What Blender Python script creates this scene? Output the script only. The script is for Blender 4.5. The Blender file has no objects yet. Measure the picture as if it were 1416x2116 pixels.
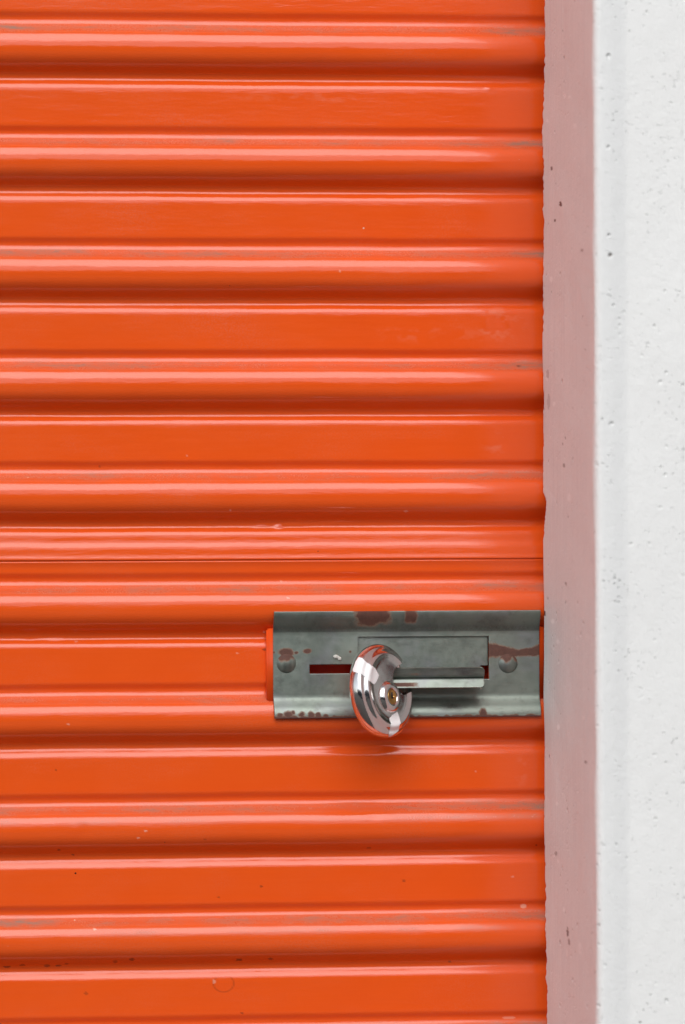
import bpy, bmesh, math, random
import numpy as np
from mathutils import Vector, Matrix
from mathutils.bvhtree import BVHTree

random.seed(7)
RNG = np.random.default_rng(11)
S = bpy.context.scene
COL = S.collection
R = math.radians

# ------------------------------------------------------------------ camera
U = 0.00036                      # metres per photograph pixel at the door
F = 11800.0                      # focal length in photograph pixels
DIST, YAW, ROLL = 4.25, R(8.0), 0.0038
CZ = 1.15                        # height of the picture's middle above the ground
fw = Vector((math.sin(YAW), math.cos(YAW), 0))
r0 = Vector((math.cos(YAW), -math.sin(YAW), 0)); u0 = Vector((0, 0, 1))
rt = r0 * math.cos(ROLL) - u0 * math.sin(ROLL)
up = u0 * math.cos(ROLL) + r0 * math.sin(ROLL)
EYE = Vector((0, 0, CZ)) - fw * DIST
cam_d = bpy.data.cameras.new('camera'); cam = bpy.data.objects.new('camera', cam_d); COL.objects.link(cam)
m = Matrix.Identity(4)
for i in range(3):
    m[i][0], m[i][1], m[i][2], m[i][3] = rt[i], up[i], -fw[i], EYE[i]
cam.matrix_world = m
cam_d.sensor_fit = 'VERTICAL'; cam_d.sensor_height = 36.0; cam_d.lens = 36.0 * F / 2116.0
cam_d.clip_start = 0.05; cam_d.clip_end = 500
cam_d.dof.use_dof = True; cam_d.dof.focus_distance = DIST - 0.01; cam_d.dof.aperture_fstop = 4.2
S.camera = cam

# ------------------------------------------------------------------ sky, sun, exposure
SUN_EL, SUN_AZ = R(42), R(-12)    # azimuth measured from the door's outward normal towards +x
w = bpy.data.worlds.new("World"); S.world = w; w.use_nodes = True
nt = w.node_tree; nt.nodes.clear()
sky = nt.nodes.new('ShaderNodeTexSky'); sky.sky_type = 'NISHITA'; sky.sun_disc = False
sky.sun_elevation = SUN_EL; sky.sun_rotation = math.pi - SUN_AZ
sky.air_density = 1.0; sky.dust_density = 1.0; sky.ozone_density = 1.0
hs = nt.nodes.new('ShaderNodeHueSaturation'); hs.inputs['Saturation'].default_value = 0.28
bg = nt.nodes.new('ShaderNodeBackground'); bg.inputs['Strength'].default_value = 0.135
wo = nt.nodes.new('ShaderNodeOutputWorld')
nt.links.new(sky.outputs[0], hs.inputs['Color']); nt.links.new(hs.outputs[0], bg.inputs['Color'])
nt.links.new(bg.outputs[0], wo.inputs['Surface'])
sd = bpy.data.lights.new('sun', 'SUN'); sd.energy = 1.36; sd.angle = R(51); sd.color = (1.0, 0.975, 0.945)
so = bpy.data.objects.new('sun', sd); COL.objects.link(so)
to_sun = Vector((math.sin(SUN_AZ) * math.cos(SUN_EL), -math.cos(SUN_AZ) * math.cos(SUN_EL), math.sin(SUN_EL)))
so.rotation_euler = to_sun.to_track_quat('Z', 'Y').to_euler(); so.location = to_sun * 30
vs = S.view_settings; vs.view_transform = 'Standard'; vs.look = 'None'; vs.gamma = 1.0; vs.use_curve_mapping = False
vs.exposure = 0.47
S.cycles.max_bounces = 12; S.cycles.diffuse_bounces = 6; S.cycles.glossy_bounces = 6
S.cycles.use_denoising = True; S.cycles.sample_clamp_indirect = 8.0

# ------------------------------------------------------------------ helpers
def P(px, py, y=0.0):
    """The point of the plane at depth y that the photograph's pixel (px, py) looks at."""
    d = fw + rt * ((px - 708.0) / F) + up * ((1058.0 - py) / F)
    t = (y - EYE.y) / d.y
    return EYE + d * t

def X(px, y=0.0): return P(px, 1370, y).x
def Z(py, y=0.0): return P(420, py, y).z
PYS = np.arange(-3000, 4200, 10.0)
ZS = np.array([Z(v) for v in PYS])
def zpy(z): return np.interp(z, ZS[::-1], PYS[::-1])
def pyz(py): return np.interp(py, PYS, ZS)

def tag(o, label=None, cat=None, group=None, kind=None):
    for k, v in (('label', label), ('category', cat), ('group', group), ('kind', kind)):
        if v: o[k] = v
    return o

def link(name, me, mat=None, parent=None, smooth=True):
    o = bpy.data.objects.new(name, me); COL.objects.link(o)
    if mat: me.materials.append(mat)
    if smooth:
        for p in me.polygons: p.use_smooth = True
    if parent: o.parent = parent
    return o

def empty(name, loc):
    o = bpy.data.objects.new(name, None); o.location = loc; o.empty_display_size = 0.05
    COL.objects.link(o); return o

def child(o, parent):
    """Parent without moving: the part's mesh is in world coordinates."""
    o.parent = parent; o.matrix_parent_inverse = Matrix.Translation(-parent.location)
    return o

def grid_mesh(name, co, keep=None, flip=False):
    """co: (rows, cols, 3) array; keep: (rows-1, cols-1) bool mask of the faces to make."""
    nr, nc, _ = co.shape
    idx = np.arange(nr * nc).reshape(nr, nc)
    f = np.stack([idx[:-1, :-1], idx[1:, :-1], idx[1:, 1:], idx[:-1, 1:]], -1)
    if flip: f = f[..., ::-1]
    f = f.reshape(-1, 4)
    if keep is not None: f = f[keep.reshape(-1)]
    me = bpy.data.meshes.new(name)
    me.vertices.add(nr * nc); me.vertices.foreach_set('co', co.astype(np.float32).ravel())
    me.loops.add(len(f) * 4); me.loops.foreach_set('vertex_index', f.astype(np.int32).ravel())
    me.polygons.add(len(f)); me.polygons.foreach_set('loop_start', np.arange(0, len(f) * 4, 4, dtype=np.int32))
    me.update(calc_edges=True); me.validate()
    return me

def set_attr(me, name, arr):
    a = me.attributes.new(name, 'FLOAT', 'POINT'); a.data.foreach_set('value', arr.astype(np.float32).ravel())

def vnoise1(x, scale, seed):
    g = np.random.default_rng(seed).uniform(-1, 1, 4096)
    t = np.asarray(x) / scale + 1000.0
    i = np.floor(t).astype(int); fr = t - i; fr = fr * fr * (3 - 2 * fr)
    return g[i % 4096] * (1 - fr) + g[(i + 1) % 4096] * fr

def vnoise2(x, y, sx, sy, seed):
    g = np.random.default_rng(seed).uniform(-1, 1, (256, 256))
    a = np.asarray(x) / sx + 500.0; b = np.asarray(y) / sy + 500.0
    i = np.floor(a).astype(int); j = np.floor(b).astype(int)
    fa = a - i; fb = b - j; fa = fa * fa * (3 - 2 * fa); fb = fb * fb * (3 - 2 * fb)
    i0, i1, j0, j1 = i % 256, (i + 1) % 256, j % 256, (j + 1) % 256
    return (g[i0, j0] * (1 - fa) + g[i1, j0] * fa) * (1 - fb) + (g[i0, j1] * (1 - fa) + g[i1, j1] * fa) * fb

def fbm(x, y, sx, sy, seed, n=4):
    s = 0; a = 1.0; tot = 0
    for k in range(n):
        s = s + a * vnoise2(x, y, sx / 2 ** k, sy / 2 ** k, seed + k); tot += a; a *= 0.55
    return s / tot

def smooth01(a, b, v):
    t = np.clip((v - a) / (b - a), 0, 1); return t * t * (3 - 2 * t)

# ------------------------------------------------------------------ materials
class Mat:
    def __init__(s, name):
        s.m = bpy.data.materials.new(name); s.m.use_nodes = True
        s.t = s.m.node_tree; s.b = s.t.nodes['Principled BSDF']
    def n(s, typ, **kw):
        nd = s.t.nodes.new(typ)
        for k, v in kw.items():
            if k.startswith('in_'):
                key = k[3:]; key = int(key) if key.isdigit() else key.replace('_', ' ')
                nd.inputs[key].default_value = v
            else: setattr(nd, k, v)
        return nd
    def l(s, a, b): s.t.links.new(a, b)
    def math(s, op, a, b=None, clamp=False):
        nd = s.n('ShaderNodeMath', operation=op, use_clamp=clamp)
        for i, v in enumerate((a, b)):
            if v is None: continue
            if isinstance(v, (int, float)): nd.inputs[i].default_value = v
            else: s.l(v, nd.inputs[i])
        return nd.outputs[0]
    def mix(s, fac, a, b):
        nd = s.n('ShaderNodeMix', data_type='RGBA')
        for i, v in ((0, fac), (6, a), (7, b)):
            if isinstance(v, (int, float)): nd.inputs[i].default_value = v
            elif isinstance(v, tuple): nd.inputs[i].default_value = (*v, 1.0)
            else: s.l(v, nd.inputs[i])
        return nd.outputs[2]
    def ramp(s, fac, a, b):
        nd = s.n('ShaderNodeMapRange', interpolation_type='SMOOTHSTEP')
        s.l(fac, nd.inputs[0]); nd.inputs[1].default_value = a; nd.inputs[2].default_value = b
        return nd.outputs[0]
    def pos(s, scale=(1, 1, 1)):
        g = s.n('ShaderNodeNewGeometry'); mp = s.n('ShaderNodeMapping'); mp.inputs['Scale'].default_value = scale
        s.l(g.outputs['Position'], mp.inputs['Vector']); return mp.outputs[0]
    def noise(s, vec, scale, detail=4, rough=0.55):
        nd = s.n('ShaderNodeTexNoise'); s.l(vec, nd.inputs['Vector'])
        nd.inputs['Scale'].default_value = scale; nd.inputs['Detail'].default_value = detail; nd.inputs['Roughness'].default_value = rough
        return nd.outputs[0]
    def attr(s, name):
        return s.n('ShaderNodeAttribute', attribute_name=name).outputs['Fac']
    def bump(s, h, strength, dist, normal=None):
        nd = s.n('ShaderNodeBump'); nd.inputs['Strength'].default_value = strength; nd.inputs['Distance'].default_value = dist
        s.l(h, nd.inputs['Height'])
        if normal is not None: s.l(normal, nd.inputs['Normal'])
        return nd.outputs[0]
    def set(s, **kw):
        for k, v in kw.items():
            i = s.b.inputs[k.replace('_', ' ')]
            if isinstance(v, tuple): i.default_value = (*v, 1.0)
            elif isinstance(v, (int, float)): i.default_value = v
            else: s.l(v, i)
        return s

ORANGE = (0.78, 0.078, 0.008)
def paint_material():
    a = Mat('orange_gloss_paint')
    p = a.pos(); st = a.pos((90, 200, 300))
    dirt = a.attr('dirt')
    n1 = a.noise(st, 1.0, 6, 0.65)
    n2 = a.noise(p, 900, 3)
    soft = a.noise(a.pos((28, 28, 60)), 1.0, 4)
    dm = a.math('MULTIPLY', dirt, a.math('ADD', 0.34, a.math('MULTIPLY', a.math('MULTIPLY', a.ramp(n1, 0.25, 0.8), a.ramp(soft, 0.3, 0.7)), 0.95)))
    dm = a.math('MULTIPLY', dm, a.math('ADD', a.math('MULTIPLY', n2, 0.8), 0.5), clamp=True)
    vor = a.n('ShaderNodeTexVoronoi', feature='F1'); a.l(p, vor.inputs['Vector']); vor.inputs['Scale'].default_value = 60
    pick = a.n('ShaderNodeSeparateColor'); a.l(vor.outputs['Color'], pick.inputs[0])
    spot = a.math('MULTIPLY', a.math('LESS_THAN', vor.outputs['Distance'], a.math('MULTIPLY', pick.outputs[1], 0.045)),
                  a.math('GREATER_THAN', pick.outputs[0], 0.86))
    tint = a.mix(a.math('ADD', a.math('MULTIPLY', a.noise(p, 22, 4), 0.6), a.math('MULTIPLY', a.noise(a.pos((6, 6, 420)), 1.0, 4), 0.4)), (0.735, 0.079, 0.0070), (0.81, 0.102, 0.0112))
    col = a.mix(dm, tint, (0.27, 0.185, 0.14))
    col = a.mix(a.attr('mark'), col, (0.05, 0.018, 0.010))
    col = a.mix(a.attr('chip'), col, (0.80, 0.42, 0.30))  # pale paint chips, plus the painted shine of the smears
    col = a.mix(spot, col, a.mix(a.math('GREATER_THAN', pick.outputs[2], 0.55), (0.03, 0.012, 0.008), (0.75, 0.45, 0.32)))
    haze = a.math('MULTIPLY', a.ramp(a.noise(a.pos((9, 9, 22)), 1.0, 5, 0.6), 0.42, 0.78), a.math('MULTIPLY', a.ramp(n2, 0.35, 0.75), 0.10))
    col = a.mix(haze, col, (0.52, 0.36, 0.28))
    peel = a.noise(p, 1300, 2)
    big = a.noise(a.pos((25, 25, 140)), 1.0, 3)
    nrm = a.bump(big, 0.36, 0.0006, a.bump(peel, 0.05, 0.0002))
    rough = a.math('ADD', a.math('MULTIPLY', dm, 0.45), a.math('ADD', 0.07, a.math('ADD', a.math('MULTIPLY', haze, 1.6), a.math('MULTIPLY', a.noise(a.pos((30, 30, 90)), 1.0, 4), 0.12))))
    a.set(Base_Color=col, Roughness=rough, IOR=1.57, Normal=nrm)
    return a.m

def plate_material():
    a = Mat('aged_zinc_plate')
    p = a.pos()
    rust = a.attr('rust'); n1 = a.noise(p, 160, 5, 0.65); n2 = a.noise(p, 700, 4, 0.7); n3 = a.noise(p, 40, 3)
    rm = a.ramp(a.math('ADD', rust, a.math('MULTIPLY', a.math('SUBTRACT', n2, 0.5), 0.34)), 0.34, 0.68)
    base = a.mix(n1, (0.185, 0.220, 0.190), (0.265, 0.297, 0.258))
    base = a.mix(a.math('MULTIPLY', a.ramp(n3, 0.45, 0.75), 0.5), base, (0.24, 0.24, 0.27))
    rc = a.mix(a.math('ADD', a.math('MULTIPLY', n2, 0.5), a.math('MULTIPLY', a.noise(p, 260, 4), 0.5)), (0.035, 0.016, 0.013), (0.17, 0.068, 0.045))
    rim = a.ramp(a.math('ABSOLUTE', a.math('SUBTRACT', rm, 0.5)), 0.5, 0.2)
    rc = a.mix(rim, rc, (0.20, 0.075, 0.035))
    soil_shade = a.attr('soil_shade')
    scr = a.noise(a.pos((70, 900, 1900)), 1.0, 4, 0.7)
    base = a.mix(a.math('MULTIPLY', a.ramp(scr, 0.56, 0.78), 0.45), base, (0.34, 0.36, 0.33))
    base = a.mix(a.math('MULTIPLY', a.ramp(a.noise(p, 95, 5, 0.7), 0.52, 0.74), 0.5), base, (0.11, 0.115, 0.10))
    base = a.mix(a.math('MULTIPLY', soil_shade, a.math('ADD', n2, 0.35), clamp=True), base, (0.05, 0.047, 0.04))
    cols = a.mix(rm, base, rc)
    met = a.math('MULTIPLY', a.math('SUBTRACT', 1.0, rm), 0.75)
    rough = a.math('ADD', a.math('ADD', 0.25, a.math('MULTIPLY', n1, 0.34)), a.math('MULTIPLY', rm, 0.35))
    a.set(Base_Color=cols, Metallic=met, Roughness=rough, Normal=a.bump(n2, 0.12, 0.0004))
    return a.m

def wall_material():
    a = Mat('painted_plaster')
    p = a.pos()
    rev = a.attr('reveal')
    def pits(scale, keep, rad):
        wob = a.noise(p, scale * 1.4, 2)
        v = a.n('ShaderNodeTexVoronoi', feature='F1'); a.l(p, v.inputs['Vector']); v.inputs['Scale'].default_value = scale
        c = a.n('ShaderNodeSeparateColor'); a.l(v.outputs['Color'], c.inputs[0])
        r = a.math('MULTIPLY', a.math('ADD', c.outputs[1], 0.35), rad)
        d = a.math('ADD', v.outputs['Distance'], a.math('MULTIPLY', a.math('SUBTRACT', wob, 0.5), rad * 1.6))
        q = a.n('ShaderNodeMapRange', interpolation_type='SMOOTHSTEP'); a.l(d, q.inputs[0])
        q.inputs[1].default_value = 0.0; a.l(r, q.inputs[2]); q.inputs[3].default_value = 1.0; q.inputs[4].default_value = 0.0
        return a.math('MULTIPLY', q.outputs[0], a.math('GREATER_THAN', c.outputs[0], keep))
    clus = a.ramp(a.noise(p, 26, 3), 0.42, 0.68)
    p1 = a.math('MULTIPLY', pits(240, 0.80, 0.34), clus)
    p2 = pits(100, 0.86, 0.17)
    p3 = a.math('MULTIPLY', pits(400, 0.74, 0.36), a.math('ADD', clus, 0.25))
    pit = a.math('MAXIMUM', a.math('MAXIMUM', p1, p2), a.math('MULTIPLY', p3, 0.6))
    fine = a.noise(p, 520, 4, 0.6); mid = a.noise(a.pos((1, 1, .55)), 90, 3)
    streak = a.noise(a.pos((600, 600, 9)), 1.0, 4)
    h = a.math('SUBTRACT', a.math('ADD', a.math('ADD', a.math('MULTIPLY', fine, 0.17), a.math('MULTIPLY', a.noise(p, 150, 3), 0.2)), a.math('MULTIPLY', mid, 0.35)), pit)
    h = a.math('ADD', h, a.math('MULTIPLY', a.math('MULTIPLY', streak, rev), 0.15))
    chip = a.math('MULTIPLY', p2, a.math('GREATER_THAN', a.noise(p, 31, 2), 0.6))
    col = a.mix(a.noise(p, 12, 4), (0.785, 0.78, 0.757), (0.825, 0.823, 0.803))
    col = a.mix(a.math('MULTIPLY', a.math('MULTIPLY', rev, 0.85), a.ramp(streak, 0.35, 0.7)), col, (0.735, 0.725, 0.715))
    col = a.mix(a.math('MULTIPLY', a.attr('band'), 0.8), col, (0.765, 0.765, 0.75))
    v2 = a.n('ShaderNodeTexVoronoi', feature='F1'); a.l(p, v2.inputs['Vector']); v2.inputs['Scale'].default_value = 330
    c2 = a.n('ShaderNodeSeparateColor'); a.l(v2.outputs['Color'], c2.inputs[0])
    speck = a.math('MULTIPLY', a.math('MULTIPLY', a.math('LESS_THAN', v2.outputs['Distance'], a.math('MULTIPLY', c2.outputs[1], 0.26)), a.math('GREATER_THAN', c2.outputs[0], 0.72)), a.math('MULTIPLY', rev, 0.6))
    col = a.mix(a.math('MAXIMUM', speck, a.attr('light')), col, (0.92, 0.92, 0.90))
    col = a.mix(a.attr('mark'), col, (0.10, 0.055, 0.045))
    col = a.mix(chip, col, (0.20, 0.16, 0.14))
    a.set(Base_Color=col, Roughness=a.math('ADD', 0.5, a.math('MULTIPLY', fine, 0.2)), Normal=a.bump(h, 0.8, 0.0021))
    a.b.inputs['Specular IOR Level'].default_value = 0.35
    return a.m

def simple(name, col, rough=0.5, metal=0.0, nscale=0, var=0.15, bump=0.0, bdist=0.001):
    a = Mat(name)
    if nscale:
        n = a.noise(a.pos(), nscale, 5)
        a.set(Base_Color=a.mix(n, tuple(c * (1 - var) for c in col), tuple(min(1, c * (1 + var)) for c in col)))
        if bump: a.set(Normal=a.bump(n, bump, bdist))
    else: a.set(Base_Color=col)
    a.set(Roughness=rough, Metallic=metal)
    return a.m

def steel_material():
    a = Mat('polished_steel'); p = a.pos()
    sc = a.noise(a.pos((900, 900, 2600)), 1.0, 3)
    a.set(Base_Color=(0.70, 0.68, 0.665), Metallic=1.0,
          Roughness=a.math('ADD', 0.085, a.math('MULTIPLY', a.ramp(a.noise(p, 180, 4), 0.4, 0.8), 0.18)),
          Normal=a.bump(sc, 0.04, 0.0002))
    return a.m

M_PAINT = paint_material(); M_PLATE = plate_material(); M_WALL = wall_material(); M_STEEL = steel_material()
M_BRASS = simple('worn_brass', (0.62, 0.37, 0.12), 0.28, 1.0, 900, 0.2)
M_DARK = simple('keyway_shade_black', (0.012, 0.009, 0.007), 0.6)
M_TAPE = simple('white_paper_tape', (0.86, 0.86, 0.86), 0.6, 0, 500, 0.03, 0.25, 0.0002)
M_EDGE = simple('orange_paint_matt', ORANGE, 0.3, 0, 300, 0.06)
M_GROUND = simple('dark_asphalt', (0.06, 0.056, 0.051), 0.85, 0, 3, 0.18, 0.2, 0.01)  # unseen ground, darkened so less light bounces up under the ribs
M_SLATE = simple('slate_cladding', (0.03, 0.035, 0.043), 0.55, 0, 2, 0.2)
M_CRUMB = simple('dried_plaster', (0.55, 0.53, 0.48), 0.8, 0, 800, 0.2)

# ------------------------------------------------------------------ ground and the block across the drive
me = bpy.data.meshes.new('ground')
me.from_pydata([(-120, -120, 0), (120, -120, 0), (120, 120, 0), (-120, 120, 0)], [], [(0, 1, 2, 3)])
tag(link('ground', me, M_GROUND, None, False), kind='structure')

# ------------------------------------------------------------------ plastered wall round the door opening
EDGE_PX = np.array([[-300, 1125], [0, 1124.5], [90, 1124], [170, 1122.5], [245, 1120.5], [300, 1121], [500, 1121], [640, 1120.5], [760, 1119.5], [900, 1120.5],
                    [1000, 1120], [1020, 1121.5], [1034, 1126], [1056, 1127.5], [1085, 1124.5], [1120, 1121.5], [1160, 1119.5], [1255, 1117], [1270, 1118.5],
                    [1330, 1118], [1420, 1119], [1500, 1121], [1640, 1122], [1760, 1123], [1850, 1125], [1960, 1127], [2116, 1129], [2400, 1130]])
XR = P(1122, 1058, -0.016).x                 # the plane of the reveal
lo, hi = -0.4, -0.05
for _ in range(40):
    mid = (lo + hi) / 2
    if P(1231.5, 1058, mid).x > XR: lo = mid  # further out: the pixel's ray is still left of it
    else: hi = mid
lo2, hi2 = -0.5, -0.02
ys = np.linspace(-0.5, -0.02, 2000)
YF = ys[np.argmin([abs(P(1231.5, 1058, v).x - XR) for v in ys])]   # front face of the wall
print('wall depth', YF, 'XR', XR)

def edge_depth(py):
    e = np.interp(py, EDGE_PX[:, 0], EDGE_PX[:, 1])
    e = e + 1.3 * vnoise1(py, 9, 3) + 1.0 * vnoise1(py, 23, 4) + 0.6 * vnoise1(py, 4.5, 6) + 0.8 * np.maximum(0, vnoise1(py, 14, 5)) ** 2
    ex = e - 708; zz = pyz(py)
    # solve for the depth where the reveal's plane meets that pixel column
    dz = (1058 - py) / F
    dx = fw.x + rt.x * ex / F + up.x * dz; dy = fw.y + rt.y * ex / F + up.y * dz
    return EYE.y + dy * (XR - EYE.x) / dx

zin = np.arange(pyz(2260), pyz(-150), 2.5 * U)
zall = np.concatenate([[0.0, 0.3], zin, [1.9, 2.28]])
pall = zpy(zall)
yb = np.clip(edge_depth(pall), -0.05, -0.0145)
RV = 56
s_rev = np.linspace(0, 1, RV)
cr = 0.0055                                   # softly rounded arris
prof = []                                     # (x offset from XR, y, reveal weight) after the reveal
for t in np.linspace(0, 1, 12)[1:]:
    a = t * math.pi / 2 * 1.03
    prof.append((cr * (1 - math.cos(a)), YF + cr * (1 - math.sin(a))))
x_end = prof[-1][0]
for x in np.linspace(x_end + 0.0008, 0.3, 200):
    d = x
    h = 0.0028 * (1 - smooth01(0.004, 0.026, d) * 0.45 - 0.55 * smooth01(0.010, 0.0255, d)) - 0.0028
    prof.append((x, YF - h))
prof += [(1.2, YF - 0.001), (3.0, YF - 0.001)]
prof = np.array(prof)
nz = len(zall)
cols = 2 + RV + len(prof)
co = np.zeros((nz, cols, 3)); rev = np.zeros((nz, cols))
co[:, :, 2] = zall[:, None]
co[:, 0, 0] = XR + 0.075; co[:, 0, 1] = 0.08
co[:, 1, 0] = XR + 0.075; co[:, 1, 1] = yb
yarr = yb[:, None] + (YF + cr - yb[:, None]) * s_rev[None, :]
co[:, 2:2 + RV, 0] = XR + 0.0004 * vnoise2(np.broadcast_to(s_rev * 300, (nz, RV)), np.broadcast_to(pall[:, None], (nz, RV)), 60, 90, 21)
co[:, 2:2 + RV, 1] = yarr
rev[:, 2:2 + RV] = 1.0 * (1 - smooth01(0.9, 1.0, s_rev))[None, :]
co[:, 2 + RV:, 0] = XR + prof[None, :, 0]
und = 0.0007 * vnoise2(np.broadcast_to(prof[None, :, 0], (nz, len(prof))) * 2700, np.broadcast_to(pall[:, None], (nz, len(prof))), 130, 260, 31)
und *= smooth01(0.004, 0.03, prof[:, 0])[None, :]
co[:, 2 + RV:, 1] = prof[None, :, 1] + und
# rounded inner arris of the reveal
co[:, 2, 0] = XR + 0.0010
me = grid_mesh('plastered_wall', co, flip=True)
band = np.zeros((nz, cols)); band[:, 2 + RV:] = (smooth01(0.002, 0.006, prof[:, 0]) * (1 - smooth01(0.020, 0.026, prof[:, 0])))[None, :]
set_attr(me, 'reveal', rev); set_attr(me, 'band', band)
dv = co - np.array(EYE); wd = dv @ np.array(fw); vx = 708 + F * (dv @ np.array(rt)) / wd; vy = 1058 - F * (dv @ np.array(up)) / wd
mk = np.zeros((nz, cols)); lt = np.zeros((nz, cols)); inr = rev > 0
for (a_, b_, sx, sy, v_) in ((1158.5, 422, 2.4, 5.5, 1), (1140, 348, 2, 3.5, .8), (1147, 455, 2, 3, .9), (1126, 1267, 2.4, 5.5, 1), (1203, 517, 2.2, 3, .7), (1163, 917, 2, 3, .6), (1173, 1926, 2, 11, .8), (1176, 1946, 2, 7, .6), (1211, 1575, 2, 3, .8),
                             (1229, 800, 2.2, 4, .7), (1166, 962, 2, 4, .6), (1149, 1764, 3, 5, .5), (1170, 1206, 2, 4, .5), (1132, 772, 3, 9, .35), (1134, 830, 3, 16, .25)):
    mk = np.maximum(mk, v_ * ((((vx - a_) / sx) ** 2 + ((vy - b_) / sy) ** 2) < 1))
for (a_, b_, sx, sy, v_) in ((1167, 197, 3, 3.5, .8), (1177, 200, 3, 3.5, .8), (1188, 260, 4, 6, .5), (1132, 250, 2, 4, .6), (1139, 577, 3, 6, .7), (1145, 834, 3, 5, .8), (1176, 1028, 3, 8, .5), (1154, 1502, 2.6, 6, .9), (1142, 1284, 4, 5, .8), (1153, 1325, 3, 5, .6), (1130, 775, 3, 12, .6),
                             (1146, 1765, 3, 6, .8), (1151, 1660, 3, 4, .7), (1165, 1880, 2, 5, .8), (1172, 1968, 2, 9, .5), (1198, 1955, 3, 8, .5), (1199, 1968, 3, 5, .5), (1154, 1780, 2, 5, .6), (1193, 1320, 3, 4, .5), (1206, 1484, 3, 3, .5)):
    lt = np.maximum(lt, v_ * ((((vx - a_) / sx) ** 2 + ((vy - b_) / sy) ** 2) < 1))
set_attr(me, 'mark', mk * inr); set_attr(me, 'light', lt * inr)
bm = bmesh.new(); bm.from_mesh(me)
def bx(bm, x0, x1, y0, y1, z0, z1):
    r = bmesh.ops.create_cube(bm, size=1.0)
    for v in r['verts']:
        v.co.x = x0 + (v.co.x + .5) * (x1 - x0); v.co.y = y0 + (v.co.y + .5) * (y1 - y0); v.co.z = z0 + (v.co.z + .5) * (z1 - z0)
    return r
XL = XR - 2.05
bx(bm, XL - 3.0, XL, YF, -0.015, 0.0, 2.28)               # the other side of the opening
bx(bm, XL - 3.0, XR + 3.0, YF, -0.015, 2.2805, 3.1)       # the lintel
bm.to_mesh(me); bm.free()
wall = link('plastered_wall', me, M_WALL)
tag(wall, 'white painted plaster wall with pitted face and deep reveal beside the orange door', 'wall')

# ------------------------------------------------------------------ roller door: corrugated profile
ROWS = [-420, -185, 45, 280, 510, 741, 971, 1202, 1430, 1657, 1887, 2117, 2347]   # first bright line of each rib
def profile_keys(row_top, period, peak):
    s = period / 230.0
    k = [(-23, 0), (-18, -20), (-13, -46), (-8, -20), (-3, 0), (0, 9), (6, 26), (9.5, 58), (20, 62), (25.5, 48), (29, 28), (36, 18), (43, 8), (52, 3),
         (58, -4), (64, -12), (71, -28), (79, -48), (88, -62), (101, -68), (109, -44), (114, -6), (117, 9), (121, peak * .92), (123.5, peak), (127, peak * .9), (134.5, 9), (138, 3), (146, 0)]
    if abs(row_top - 971) < 3:      # the lap of the two sheets
        k = [q for q in k if q[0] < 134] + [(135, 9), (138, 5), (144, 4), (149, 9), (154, 17), (161, 9), (164, 4), (175, 4), (178, 11), (181, 12), (184, 0), (185.5, -30)]
        s = 1.0
    return [(row_top + a * s, b) for a, b in k]

def build_curve(peak):
    py = []; ps = []
    for i, t in enumerate(ROWS[:-1]):
        for a, b in profile_keys(t, ROWS[i + 1] - t, peak): py.append(a); ps.append(b)
    py = np.array(py); ps = np.array(ps)
    g = np.arange(-460, 2348, 0.25)
    psi = np.interp(g, py, ps)
    ker = np.ones(9) / 9; sm9 = np.convolve(np.pad(psi, 4, mode='edge'), ker, 'valid')
    sm33 = np.convolve(np.pad(psi, 16, mode='edge'), np.ones(33) / 33, 'valid')
    psi = np.where(psi < -6, sm33, sm9); psi = np.convolve(np.pad(psi, 4, mode='edge'), ker, 'valid')
    tn = np.tan(np.radians(psi))
    for i in range(len(ROWS) - 1):               # make every rib end where it began
        a, b = ROWS[i] - 24, ROWS[i + 1] - 24
        mk = (g >= a) & (g < b); neg = mk & (tn < 0) & (g > ROWS[i] + 60) & (g < ROWS[i] + 118)
        P_, N_ = tn[mk & ~neg].sum(), tn[neg].sum()
        if N_ < 0: tn[neg] *= -P_ / N_
    return g, -np.cumsum(tn) * 0.25 * U          # y: out of the door is negative
G, YA = build_curve(30.0)
_, YB = build_curve(42.0)
YA -= np.median(YA); YB -= np.median(YB)
YA -= np.interp(1370, G, YA); YB -= np.interp(1370, G, YB)
print('door crest', YA.min(), YA.max())
ROWA = np.array(ROWS, float)

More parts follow.
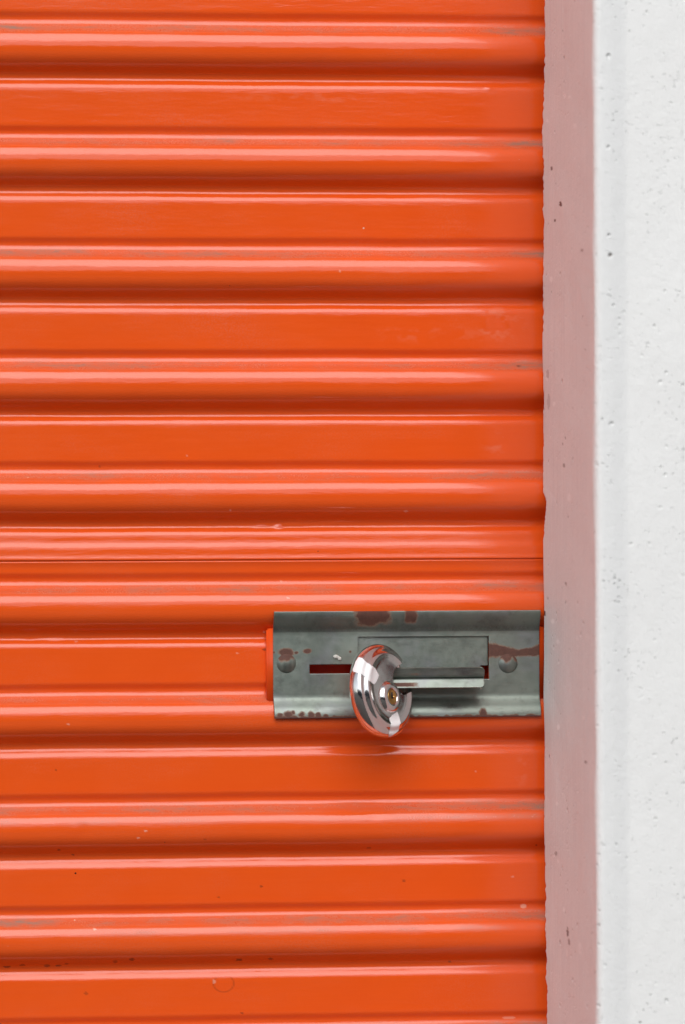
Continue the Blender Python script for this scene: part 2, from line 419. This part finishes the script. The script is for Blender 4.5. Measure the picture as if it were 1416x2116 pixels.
def door_y(x, py):
    """Depth of the curtain at world x and picture row py (arrays)."""
    px = 708 + x / U
    ri = np.clip(np.searchsorted(ROWA, py + 60) - 1, 0, len(ROWS) - 1)
    sh = 0.55 * vnoise2(px, ri * 7.3, 170, 1, 41) + 0.25 * vnoise2(px, py, 60, 40, 42)
    wgt = np.clip(0.25 + 0.35 * vnoise2(px, ri * 5.1, 260, 1, 43) + 0.45 * ((ri >= 5) & (ri <= 7)), 0, 1) * np.where(ri >= 8, 0.12, 1.0)
    q = py + sh
    q = np.where(q < -440, (q + 440) % 230.2 * 0 + q, q)
    y = np.interp(q, G, YA) * (1 - wgt) + np.interp(q, G, YB) * wgt
    y = y + 0.00035 * vnoise2(px, py, 420, 520, 44)
    # small dent, paint runs and bumps
    y = y + 0.00018 * np.exp(-(((px - 168) / 13) ** 2 + ((py - 1708) / 15) ** 2))
    y = y - 0.00012 * np.exp(-(((px - 150) / 9) ** 2 + ((py - 1712) / 12) ** 2))
    for (bx_, by_, sx, sy, h) in ((575, 1089, 9, 4, -.0007), (600, 1085, 40, 4, -.0004), (690, 1083, 30, 3, -.0003), (540, 1088, 18, 3, -.0003), (60, 1322, 14, 3, .0003), (110, 1320, 20, 3, -.00025),
                                  (1010, 668, 9, 14, -.00018), (1040, 660, 7, 12, .00018), (1060, 672, 5, 10, -.00018), (975, 660, 14, 9, .00012),
                                  (1020, 178, 8, 4, -.0003), (1045, 172, 6, 4, .0003), (1015, 920, 14, 10, -.0001), (1045, 915, 10, 12, .0001), (770, 1690, 12, 6, .0002)):
        y = y + h * np.exp(-(((px - bx_) / sx) ** 2 + ((py - by_) / sy) ** 2))
    return y

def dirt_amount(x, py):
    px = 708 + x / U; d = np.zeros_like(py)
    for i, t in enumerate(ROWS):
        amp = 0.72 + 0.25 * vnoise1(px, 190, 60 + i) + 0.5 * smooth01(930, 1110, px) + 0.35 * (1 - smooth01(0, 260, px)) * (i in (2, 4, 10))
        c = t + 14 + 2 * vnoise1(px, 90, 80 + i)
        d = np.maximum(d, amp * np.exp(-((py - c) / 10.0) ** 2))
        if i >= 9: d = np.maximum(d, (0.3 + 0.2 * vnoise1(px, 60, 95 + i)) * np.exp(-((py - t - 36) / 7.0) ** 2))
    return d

door = empty('roller_door', (XR - 1.0, 0, 0))
tag(door, 'orange corrugated roller door with a steel slide latch riveted on', 'roller door')
SEAM = 1156.6
x_l, x_r = X(-60), XR + 0.07
xs = np.concatenate([np.linspace(XL - 0.05, x_l - 0.02, 12), np.arange(x_l, x_r, 3 * U), [x_r]])
def sheet(py0, py1, step, shift=0.0, hole=None):
    pys = np.arange(py0, py1 + 1e-6, step)
    pp, xx = np.meshgrid(pys, xs, indexing='ij')
    # the seam follows the same line across the door
    y = door_y(xx, pp) + shift
    z = pyz(pp)
    me = grid_mesh('door_sheet', np.stack([xx, y, z], -1), ~hole(0.25 * (xx[1:, 1:] + xx[:-1, 1:] + xx[1:, :-1] + xx[:-1, :-1]), 0.25 * (z[1:, 1:] + z[:-1, 1:] + z[1:, :-1] + z[:-1, :-1])) if hole else None)
    set_attr(me, 'dirt', dirt_amount(xx, pp))
    px = 708 + xx / U; mk = np.zeros_like(pp); ch = np.zeros_like(pp)
    for (a_, b_, sx, sy, v_) in ((10, 1992, 7, 2.2, .9), (42, 1989, 7, 2, .8), (92, 1991, 6, 3, .8), (115, 1991, 6, 2.2, .9), (132, 1987, 4, 2, .7), (232, 1984, 4, 3.5, .6), (266, 1979, 5, 3.5, .9),
                                 (488, 1984, 7, 3, .95), (554, 1983, 5, 2.4, .9), (116, 1752, 4, 2, .8), (147, 1763, 4, 2, .8), (112, 1588, 2.4, 2, .7), (536, 1833, 2.4, 2.4, .7), (447, 1855, 2.2, 2.2, .6), (172, 2049, 3.4, 4, .5),
                                 (834, 1825, 3.4, 3, .55), (760, 1756, 5, 2, .5), (1077, 757, 4, 2, .9), (205, 963, 2.4, 2.4, .6), (545, 1343, 5, 3, .8), (1111, 1755, 3, 2, .8), (495, 2095, 2.5, 2.2, .7), (930, 1995, 3, 2, .7), (417, 1733, 3, 2, .5)):
        mk = np.maximum(mk, 0.75 * v_ * (((px - a_) / sx) ** 2 + ((pp - b_) / sy) ** 2 < 1))
    rr_ = np.hypot(px - 457, (pp - 2033) * 1.2); arc = np.exp(-((rr_ - 21) / 1.6) ** 2) * (pp > 2020)
    mk = np.maximum(mk, 0.35 * arc)
    for (a_, b_, sx, sy, v_) in ((1085, 1882, 7, 4.5, .9), (472, 1054, 3, 2, .7), (385, 942, 3, 2, .5), (293, 1714, 2.5, 2, .9), (278, 1728, 2.5, 2, .7), (188, 1915, 2.6, 2.4, .95), (135, 1493, 2.5, 2, .6), (487, 1350, 3, 1.6, .5), (437, 2029, 2.5, 5, .6),
                                 (1055, 2114, 14, 3, .5), (838, 1058, 4, 2.2, .6), (580, 1202, 3, 2, .6), (590, 1236, 2.6, 2, .7), (700, 561, 2.4, 2.4, .7), (545, 1307, 2.6, 2.6, .6), (155, 1324, 2.5, 2, .5), (1062, 1820, 3, 2.2, .5), (985, 1600, 2.4, 2.4, .5)):
        ch = np.maximum(ch, 0.8 * v_ * (((px - a_) / sx) ** 2 + ((pp - b_) / sy) ** 2 < 1))
    for (a_, b_, sx, sy, v_) in ((1025, 668, 60, 34, .22), (1035, 915, 34, 24, .16), (1080, 1600, 14, 30, .10), (640, 200, 150, 10, .10), (900, 690, 130, 18, .09)):
        ch = np.maximum(ch, v_ * smooth01(-0.05, 0.5, fbm(px, pp, 22, 16, int(a_))) * np.exp(-(((px - a_) / sx) ** 2 + ((pp - b_) / sy) ** 2) ** 2))  # pale smears: wet shine painted into the chip mask
    set_attr(me, 'mark', mk); set_attr(me, 'chip', ch)
    return child(link('door_sheet', me, M_PAINT), door)
upper = sheet(-430, SEAM, 1.3)
HX0, HX1, HZ0, HZ1 = X(634), X(1010), P(840, 1408, 0).z, P(840, 1367, 0).z
lower = sheet(SEAM - 4, 2330, 1.3, 0.0, lambda x, z: (x > HX0) & (x < HX1) & (z > HZ0) & (z < HZ1))
bm = bmesh.new()
r_ = bmesh.ops.create_cube(bm, size=1.0)
for v in r_['verts']:
    v.co.x = HX0 - .001 + (v.co.x + .5) * (HX1 - HX0 + .002); v.co.y = 0.0006 + (v.co.y + .5) * 0.018; v.co.z = HZ0 - .001 + (v.co.z + .5) * (HZ1 - HZ0 + .002)
bmesh.ops.delete(bm, geom=[f for f in bm.faces if f.normal.y < -0.5], context='FACES')
me = bpy.data.meshes.new('bolt_slot'); bm.to_mesh(me); bm.free()
child(link('bolt_slot', me, M_EDGE, None, False), door)
# lower sheet tucks behind the upper one at the lap
def tuck(o):
    me = o.data; n = len(me.vertices); c = np.zeros(n * 3, np.float32); me.vertices.foreach_get('co', c); c = c.reshape(-1, 3)
    py = zpy(c[:, 2]); c[:, 1] += 0.0016 * (1 - smooth01(SEAM + 0.5, SEAM + 4.5, py)); me.vertices.foreach_set('co', c.ravel()); me.update()
tuck(lower)
# the curtain outside the picture, down to the ground and up into the lintel: same ribs, few columns
def far_sheet(z0, z1, parent_row):
    zz = np.arange(z0, z1, 4 * U); pys = zpy(zz)
    base = (pys - parent_row) % 230.2 + 510
    xc = np.array([XL - 0.05, XL + 0.7, x_l, 0.0, x_r])
    y = np.interp(base, G, YA)
    co = np.stack([np.broadcast_to(xc, (len(zz), 5)), np.broadcast_to(y[:, None], (len(zz), 5)), np.broadcast_to(zz[:, None], (len(zz), 5))], -1)
    me = grid_mesh('door_sheet', co, flip=True); set_attr(me, 'dirt', np.zeros((len(zz), 5)))
    return child(link('door_sheet', me, M_PAINT), door)
far_sheet(0.01, pyz(2331), 2117); far_sheet(pyz(-431), 2.3, -420)

# ------------------------------------------------------------------ latch
YP = -0.0085                                    # front of the plate's flat middle
crest = float(YA[(G > 1225) & (G < 1300)].min()); crest2 = float(YA[(G > 1440) & (G < 1520)].min())
print('crests', crest, crest2)
pxs = np.concatenate([np.arange(565, 1114.1, 1.5), [1115]])
pys = np.arange(1262, 1482.1, 1.25)
YT, YBt = crest - 0.003, crest2 - 0.0035
def plate_y(py):
    kx = [1262, 1266, 1274, 1288, 1298, 1304, 1309, 1437, 1443, 1450, 1462, 1472, 1482]
    ky = [YT, YT - .0002, YT + (YP - YT) * .12, YT + (YP - YT) * .58, YT + (YP - YT) * .88, YP - .0002, YP, YP, YP - .0004, YP + (YBt - YP) * .30, YP + (YBt - YP) * .78, YP + (YBt - YP) * .97, YBt]
    return np.interp(py, kx, ky)
def seg(px0, px1, py0, py1):
    return (px0, px1, py0, py1)
pp, qq = np.meshgrid(pys, pxs, indexing='ij')
yp = plate_y(pp)
ker = np.ones(7) / 7
yc = np.convolve(np.pad(plate_y(pys), 3, mode='edge'), ker, 'valid')
yp = np.broadcast_to(yc[:, None], pp.shape).copy() + 0.00012 * vnoise2(qq, pp, 70, 50, 71)
xw = np.array([X(v, YP) for v in pxs]); zw = np.array([P(840, v, YP).z for v in pys])
# the plate is not quite square to the door: follow the door's own level
co = np.stack([np.broadcast_to(xw, pp.shape), yp, np.broadcast_to(zw[:, None], pp.shape)], -1)
cx = (pxs[:-1] + pxs[1:]) / 2; cy = (pys[:-1] + pys[1:]) / 2
CY, CX = np.meshgrid(cy, cx, indexing='ij')
def zrow(v): return v
win = (CX > 740) & (CX < 1010) & (CY > 1316) & (CY < 1405)
slot = (CX > 640) & (CX < 1004) & (CY > 1372) & (CY < 1391)
keep = ~(win | slot)
def rust_field(q, p):
    r = np.zeros_like(p)
    nz_ = fbm(q, p, 16, 12, 81); nb = fbm(q, p, 34, 30, 91)
    def blob(x, y, rx, ry, s=1.0, pw=2):
        d = (np.abs((q - x) / rx) ** pw + np.abs((p - y) / ry) ** pw) ** (1 / pw)
        return np.clip(1.15 * s - 0.6 * d + 0.22 * nz_, 0, 1) * (d < 1.9)
    for b in ((768, 1272, 33, 19, 1, 4), (848, 1274, 12, 14, 1, 4), (592, 1346, 16, 8), (636, 1344, 9, 5), (612, 1347, 6, 4, .85), (724, 1346, 4, 4, .8), (566, 1346, 4, 4, .8),
              (995, 1477, 8, 12, .95), (1020, 1482, 7, 4), (576, 1475, 8, 6, .86), (594, 1474, 13, 9, .86), (604, 1470, 6, 6, .85), (621, 1474, 9, 8, .86), (640, 1475, 8, 8, .86), (655, 1475, 6, 7, .86), (671, 1478, 6, 5, .9), (688, 1479, 5, 4, .9), (712, 1480, 7, 4, .9)): r = np.maximum(r, blob(*b))
    c = np.interp(q, [1005, 1030, 1050, 1075, 1100, 1116], [1345, 1346, 1349, 1351, 1349, 1345]); hw = np.interp(q, [1005, 1030, 1050, 1080, 1100, 1118], [15, 14, 10, 8, 8, 13])
    band = np.clip(1.12 - 0.6 * np.abs(p - c) / hw + 0.25 * nz_, 0, 1) * (q > 1008)
    r = np.maximum(r, band)
    low = np.clip(1.0 - 0.6 * (1482 - p) / (5.0 + 2.6 * vnoise1(q, 8, 98)), 0, 1) * (p > 1462)
    r = np.maximum(r, low)
    return r
rust = rust_field(qq, pp)
soil_shade = 1.0 * np.exp(-(((qq - 932) / 26) ** 2 + ((pp - 1461) / 8) ** 2)) + 0.6 * np.exp(-((pp - 1301) / 12.0) ** 2) * (pp < 1305) + 0.35 * np.exp(-((pp - 1447) / 6.0) ** 2) * smooth01(800, 860, qq) * (1 - smooth01(990, 1020, qq))  # one real smudge; top flange and under-lug darkening are painted shade
soil_shade = soil_shade + smooth01(1448, 1456, pp) * np.clip(0.75 * fbm(qq, pp, 46, 11, 61), 0, 0.6) + np.clip(0.5 * fbm(qq, pp, 60, 40, 66) - 0.05, 0, 0.35)  # lip blotches painted to imitate mottled glare, then random soiling
me = grid_mesh('latch_plate', co, keep, flip=False)
set_attr(me, 'rust', rust); set_attr(me, 'soil_shade', np.clip(soil_shade, 0, 1))
plate = child(link('latch_plate', me, M_PLATE), door)
plate['label'] = 'grey zinc slide latch plate with rust patches'
sol = plate.modifiers.new('thickness', 'SOLIDIFY'); sol.thickness = 0.0016

def sub(o, parent):
    """A sub-part: its mesh is in world coordinates, its parent is a part whose mesh is too."""
    o.parent = parent; o.matrix_parent_inverse = Matrix.Identity(4)
    if parent.parent: o.matrix_parent_inverse = Matrix.Identity(4)
    return o

# slide bolt behind the window, with its lug bent out and up; the plate's own lug is bent out and down
def strip(name, px0, px1, path, mat, parent, thick=0.0018, rfun=None, cut=None, corner=None, yx=None):
    """A bent strip of sheet: path is a list of (py, y) at picture columns px0..px1."""
    path = np.array(path, float)
    L = np.concatenate([[0], np.cumsum(np.hypot(np.diff(path[:, 0]) * U, np.diff(path[:, 1])))])
    n = max(8, int(L[-1] / (1.2 * U))); t = np.linspace(0, L[-1], n)
    py = np.interp(t, L, path[:, 0]); y = np.interp(t, L, path[:, 1])
    y = np.convolve(np.pad(y, 2, mode='edge'), np.ones(5) / 5, 'valid'); py = np.convolve(np.pad(py, 2, mode='edge'), np.ones(5) / 5, 'valid')
    q = np.arange(px0, px1 + .1, 2.0); q[-1] = px1
    x0 = np.array([X(v, YP if yx is None else yx) for v in q])
    tt, xx = np.meshgrid(t / L[-1], x0, indexing='ij')
    if corner:                                   # round the outer corner at the right end
        rr = corner * U; d = (1 - tt) * L[-1]
        lim = np.where(d < rr, x0[-1] - rr + np.sqrt(np.maximum(0, rr ** 2 - (rr - d) ** 2)), x0[-1])
        xx = np.minimum(xx, lim)
    zz = np.array([P(840, v, YP).z for v in py])
    co = np.stack([xx, np.broadcast_to(y[:, None], xx.shape), np.broadcast_to(zz[:, None], xx.shape)], -1)
    kp = None
    if cut is not None:
        cq = (q[:-1] + q[1:]) / 2; cp = (py[:-1] + py[1:]) / 2
        CP, CQ = np.meshgrid(cp, cq, indexing='ij'); kp = ~cut(CQ, CP)
    me = grid_mesh(name, co, kp)
    PP, QQ = np.meshgrid(py, q, indexing='ij')
    r = rfun(QQ, PP, tt) if rfun else np.zeros_like(PP)
    s_ = (0.75 * np.clip(0.35 + 0.9 * fbm(QQ, PP, 40, 9, 77), 0, 1)) if name == 'slide_lug' else np.clip(0.55 * fbm(QQ, PP, 30, 12, 78), 0, 1)
    set_attr(me, 'rust', r); set_attr(me, 'soil_shade', s_)
    o = link(name, me, mat)
    md = o.modifiers.new('thickness', 'SOLIDIFY'); md.thickness = thick
    bv = o.modifiers.new('soft_edge', 'BEVEL'); bv.width = 0.0003; bv.segments = 2; bv.limit_method = 'ANGLE'; bv.angle_limit = R(50)
    child(o, parent) if parent is door else o
    return o
YS = YP + 0.0020
slide = strip('slide_bolt', 738, 1009.5, [(1306, YS), (1340, YS), (1378, YS), (1396, YS)], M_PLATE, door, 0.0018,
              cut=lambda q, p: (q > 994) & (p > 1377))
lugA = strip('slide_lug', 772, 1001, [(1397, YS), (1396.8, YS - .005), (1396.5, YS - .0175), (1394, YS - .0195), (1377, YS - .0215)], M_PLATE, None, 0.0018, corner=9, yx=-.0275,
             rfun=lambda q, p, t: 0.52 * np.exp(-(((q - 858) / 32) ** 2 + ((p - 1390) / 5) ** 2)) + .42 * np.exp(-((t - 1) / .03) ** 2))
lugB = strip('hasp_lug', 772, 1000.5, [(1399, YP), (1399, YP - .006), (1399.3, YP - .013), (1401.5, YP - .0195), (1420, YP - .0222)], M_PLATE, None, 0.0018, corner=10, yx=-.028,
             rfun=lambda q, p, t: np.clip(1.05 - np.maximum(np.abs(q - 825) / 60, np.abs(p - 1413) / 7), 0, 1))
lugA.parent = slide; lugB.parent = plate
bpy.context.view_layer.update()
def fix_world(o):
    """Give a part an identity world matrix whatever its parents are."""
    o.matrix_parent_inverse = o.parent.matrix_world.inverted()
for c in (lugA, lugB): fix_world(c)

# painted end strips between plate and curtain
def end_strip(px0, px1):
    bm = bmesh.new()
    bx(bm, X(px0, YP), X(px1, YP), YP + 0.0019, 0.003, P(840, 1446, YP).z, P(840, 1297, YP).z)
    bmesh.ops.bevel(bm, geom=bm.edges[:], offset=0.0011, segments=3, affect='EDGES')
    me = bpy.data.meshes.new('backing_strip'); bm.to_mesh(me); bm.free()
    o = link('backing_strip', me, M_EDGE); o.parent = plate; fix_world(o); return o
end_strip(552.5, 620); end_strip(1040, 1128)

# rivets
def rivet(px, py, rusty):
    c = P(px, py, YP); rad = 20.5 * U; bm = bmesh.new(); rows = []
    pr = [(0, .0027), (.2, .00262), (.4, .0023), (.6, .0018), (.78, .0012), (.9, .0006), (.97, .0002), (1.0, -.0006)]
    n = 40
    for k, (r, h) in enumerate(pr):
        rows.append([bm.verts.new((c.x + r * rad * math.cos(a), c.y - h, c.z + r * rad * math.sin(a))) for a in [i * 2 * math.pi / n for i in range(n)]] if r else [bm.verts.new((c.x, c.y - h, c.z))])
    for i in range(n): bm.faces.new((rows[0][0], rows[1][i], rows[1][(i + 1) % n]))
    for k in range(1, len(rows) - 1):
        for i in range(n): bm.faces.new((rows[k][i], rows[k + 1][i], rows[k + 1][(i + 1) % n], rows[k][(i + 1) % n]))
    bmesh.ops.subdivide_edges(bm, edges=bm.edges[:], cuts=1, use_grid_fill=True)
    bmesh.ops.recalc_face_normals(bm, faces=bm.faces[:])
    me = bpy.data.meshes.new('rivet'); bm.to_mesh(me); bm.free()
    zz = np.array([(v.co.z - c.z) / rad for v in me.vertices]); x_ = np.array([v.co.x / U for v in me.vertices])
    set_attr(me, 'rust', np.clip(0.42 + (zz - 0.25) * 0.9 + .25 * vnoise1(x_, 7, 9) + .08 * rusty, 0, 1)); set_attr(me, 'soil_shade', np.clip(.22 + .3 * vnoise1(x_, 6, 19), 0, 1))
    o = link('rivet', me, M_PLATE); o.parent = plate; fix_world(o); return o
rivet(592, 1371, 0.2); rivet(1050, 1371, 0.0)

# a crumb of plaster stuck above the slot
bm = bmesh.new()
for (a, b, s) in ((694, 1357, 5.2), (702, 1361, 4.2), (698, 1358, 4)):
    c = P(a, b, YP - 0.0006); r = bmesh.ops.create_icosphere(bm, subdivisions=2, radius=s * U)
    for v in r['verts']:
        v.co = Vector((v.co.x * random.uniform(.8, 1.25), v.co.y * .5, v.co.z * random.uniform(.7, 1.05))) + c
me = bpy.data.meshes.new('plaster_crumb'); bm.to_mesh(me); bm.free()
o = link('plaster_crumb', me, M_CRUMB); o.parent = plate; fix_world(o)

# ------------------------------------------------------------------ disc padlock
LC = P(785.5, 1428, -0.040)                       # centre of the disc
NA = Vector((math.sin(R(47)), -math.cos(R(47)), 0.15)).normalized()   # the way its keyhole faces
VV = (Vector((0, 0, 1)) - NA * NA.z).normalized(); UU = VV.cross(NA)
LM = Matrix(((UU.x, VV.x, NA.x, LC.x), (UU.y, VV.y, NA.y, LC.y), (UU.z, VV.z, NA.z, LC.z), (0, 0, 0, 1)))
lock = empty('padlock', LC); lock.matrix_world = LM
tag(lock, 'round polished steel disc padlock with brass keyhole hanging on the latch', 'padlock')

def dense(pr, n):
    """Smooth the (r, z) control polygon a little."""
    pts = [Vector(p).to_3d() for p in pr]; out = []
    for _ in range(n):
        q = [pts[0]]
        for a, b in zip(pts[:-1], pts[1:]): q += [a * .75 + b * .25, a * .25 + b * .75]
        q.append(pts[-1]); pts = q
    return [(p.x, p.y) for p in pts]
def lathe(pr, n=128, c=(0, 0)):
    bm = bmesh.new(); rows = []
    for r, z in pr:
        if r < 1e-6: rows.append([bm.verts.new((c[0] * U, c[1] * U, z * U))])
        else: rows.append([bm.verts.new(((c[0] + r * math.cos(a)) * U, (c[1] + r * math.sin(a)) * U, z * U)) for a in [i * 2 * math.pi / n for i in range(n)]])
    for A, B in zip(rows[:-1], rows[1:]):
        for i in range(n):
            j = (i + 1) % n
            if len(A) == 1 and len(B) == 1: continue
            if len(A) == 1: bm.faces.new((A[0], B[i], B[j]))
            elif len(B) == 1: bm.faces.new((A[i], B[0], A[j]))
            else: bm.faces.new((A[i], B[i], B[j], A[j]))
    bmesh.ops.recalc_face_normals(bm, faces=bm.faces[:])
    return bm
def to_obj(bm, name, mat, parent):
    me = bpy.data.meshes.new(name); bm.to_mesh(me); bm.free()
    return link(name, me, mat, parent)

FRONT = [(0, 23.5), (48, 23.5), (58, 23.7), (65, 24.6), (71, 26.6), (75, 27.5), (79, 25.5), (82.5, 21), (85.5, 18.8), (88, 18.8), (91.5, 18), (95, 14), (96.6, 6), (96, -3), (92, -12), (86, -17), (78, -20), (70, -20), (60, -15), (0, -14)]
body_bm = lathe(dense(FRONT, 2), 160)
body = to_obj(body_bm, 'lock_body', M_STEEL, lock)
# the mouth the hasp passes through
ANG = R(20)
def mouth_outline(off=0.0):
    pts = []
    hw = 31 + off
    for k in range(17):
        a = math.pi / 2 + math.pi * k / 16
        pts.append((54 + hw * math.cos(a) * 1.05, hw * math.sin(a)))
    pts = [(140, hw + 14)] + [(96, hw + 1.5)] + pts + [(96, -hw - 1.5)] + [(140, -hw - 14)]
    return [((x * math.cos(ANG) - y * math.sin(ANG)) * U, (x * math.sin(ANG) + y * math.cos(ANG)) * U) for x, y in pts]
bm = bmesh.new(); ol = mouth_outline()
lo_ = [bm.verts.new((x, y, -60 * U)) for x, y in ol]; hi_ = [bm.verts.new((x, y, 60 * U)) for x, y in ol]
bm.faces.new(lo_[::-1]); bm.faces.new(hi_)
for i in range(len(ol)):
    j = (i + 1) % len(ol); bm.faces.new((lo_[i], lo_[j], hi_[j], hi_[i]))
bmesh.ops.recalc_face_normals(bm, faces=bm.faces[:])
cutter = to_obj(bm, 'mouth_cutter', None, lock)
bpy.context.view_layer.update()
md = body.modifiers.new('mouth', 'BOOLEAN'); md.operation = 'DIFFERENCE'; md.object = cutter; md.solver = 'EXACT'
bv = body.modifiers.new('lip', 'BEVEL'); bv.width = 4.0 * U; bv.segments = 4; bv.limit_method = 'ANGLE'; bv.angle_limit = R(48)
dg = bpy.context.evaluated_depsgraph_get()
new = bpy.data.meshes.new_from_object(body.evaluated_get(dg)); body.modifiers.clear(); old = body.data; body.data = new
bpy.data.meshes.remove(old); cm = cutter.data; bpy.data.objects.remove(cutter); bpy.data.meshes.remove(cm)
for p in body.data.polygons: p.use_smooth = True
wn = body.modifiers.new('normals', 'WEIGHTED_NORMAL'); wn.keep_sharp = False

BC = (-3, -15.5)
boss = to_obj(lathe(dense([(37, 9), (36, 15), (34.5, 20), (32, 27), (28, 32), (22, 33.2), (17, 32.6), (15.2, 29.5), (15, 23)], 2), 80, BC), 'keyhole_boss', M_STEEL, lock)
cyl = to_obj(lathe(dense([(16.6, 23), (15.0, 30), (13.8, 31.2), (12, 30.5), (0, 29.5)], 1), 48, BC), 'key_cylinder', M_BRASS, lock)
bm = bmesh.new()
bx(bm, (BC[0] - 1.5) * U, (BC[0] + 2.6) * U, (BC[1] - 4) * U, (BC[1] + 9) * U, 27 * U, 30.9 * U)  # solid black block painted as the dark of the keyway's hollow
kw = to_obj(bm, 'keyway', M_DARK, cyl)
bm = bmesh.new(); bmesh.ops.create_uvsphere(bm, u_segments=16, v_segments=10, radius=3.1 * U)
for v in bm.verts: v.co = v.co + Vector(((BC[0] + 5.5) * U, (BC[1] - .5) * U, 30.4 * U))
glint = to_obj(bm, 'glint_bead', M_BRASS, cyl)  # brass bead added as the bright glint beside the keyway
# the shackle rod across the mouth
bm = bmesh.new()
mdir = Vector((math.cos(ANG), math.sin(ANG), 0)); pdir = Vector((-math.sin(ANG), math.cos(ANG), 0))
n = 24
ra, rb = [], []
for i in range(n):
    a = i * 2 * math.pi / n; off = mdir * (79 + 10 * math.cos(a)) + Vector((0, 0, 10 * math.sin(a)))
    ra.append(bm.verts.new((off - pdir * 46) * U)); rb.append(bm.verts.new((off + pdir * 46) * U))
for i in range(n): bm.faces.new((ra[i], ra[(i + 1) % n], rb[(i + 1) % n], rb[i]))
bm.faces.new(ra[::-1]); bm.faces.new(rb)
to_obj(bm, 'shackle', M_STEEL, lock)

# two torn pieces of white tape that wrap over the rim and the ring
bpy.context.view_layer.update()
dg = bpy.context.evaluated_depsgraph_get()
bb = bmesh.new(); bb.from_mesh(body.evaluated_get(dg).to_mesh()); bb.transform(LM)
b2 = bmesh.new(); b2.from_mesh(boss.data); b2.transform(LM)
mt = bpy.data.meshes.new('tmp'); b2.to_mesh(mt); bb.from_mesh(mt); bpy.data.meshes.remove(mt)
tree = BVHTree.FromBMesh(bb)
def inside(poly, x, y):
    c = False; j = len(poly) - 1
    for i in range(len(poly)):
        (xi, yi), (xj, yj) = poly[i], poly[j]
        if (yi > y) != (yj > y) and x < (xj - xi) * (y - yi) / (yj - yi) + xi: c = not c
        j = i
    return c
def tape(poly):
    """Fan-triangulated fine patch draped on the lock where the tape was stuck."""
    bm = bmesh.new()
    vs_ = [bm.verts.new((x, y, 0)) for x, y in poly]; f = bm.faces.new(vs_)
    bmesh.ops.triangulate(bm, faces=[f])
    for _ in range(4): bmesh.ops.subdivide_edges(bm, edges=bm.edges[:], cuts=1, use_grid_fill=True)
    bmesh.ops.triangulate(bm, faces=bm.faces[:])
    inv = LM.inverted(); last = None; bad = []
    for v in bm.verts:
        d = (fw + rt * ((v.co.x - 708) / F) + up * ((1058 - v.co.y) / F)).normalized()
        hit, nr, _, _ = tree.ray_cast(EYE, d)
        if hit is None or abs((hit - LC).dot(fw)) > 0.06: bad.append(v); continue
        if nr.dot(d) > 0: nr = -nr
        v.co = inv @ (hit + nr * 0.00025 - d * 0.0003)
    bmesh.ops.delete(bm, geom=bad, context='VERTS')
    bmesh.ops.recalc_face_normals(bm, faces=bm.faces[:])
    o = to_obj(bm, 'tape_scrap', M_TAPE, lock)
    sm = o.modifiers.new('taut', 'SMOOTH'); sm.iterations = 6; sm.factor = 0.5
    sl = o.modifiers.new('paper', 'SOLIDIFY'); sl.thickness = 0.00015; sl.offset = 1
    return o
tape([(741, 1357.5), (749, 1359.5), (756, 1366), (768, 1374), (776, 1381), (784.5, 1396), (779, 1409), (773.5, 1416), (768, 1403), (757, 1403), (746, 1393), (729, 1388), (727.5, 1384), (733, 1369)])
tape([(821, 1470.5), (826, 1482), (829, 1494), (826, 1500), (824, 1511), (812, 1520), (803, 1523), (805.5, 1508), (808, 1494), (804.5, 1483.5), (812, 1477)])
bb.free(); b2.free()

# ------------------------------------------------------------------ the block across the drive (seen only mirrored in the padlock)
bm = bmesh.new(); bx(bm, -14, 16, -16, -10.5, 0, 3.0)
me = bpy.data.meshes.new('storage_building'); bm.to_mesh(me); bm.free()
sb = link('storage_building', me, M_SLATE, None, False)
tag(sb, 'low slate grey building across the drive, mirrored in the padlock', 'building')
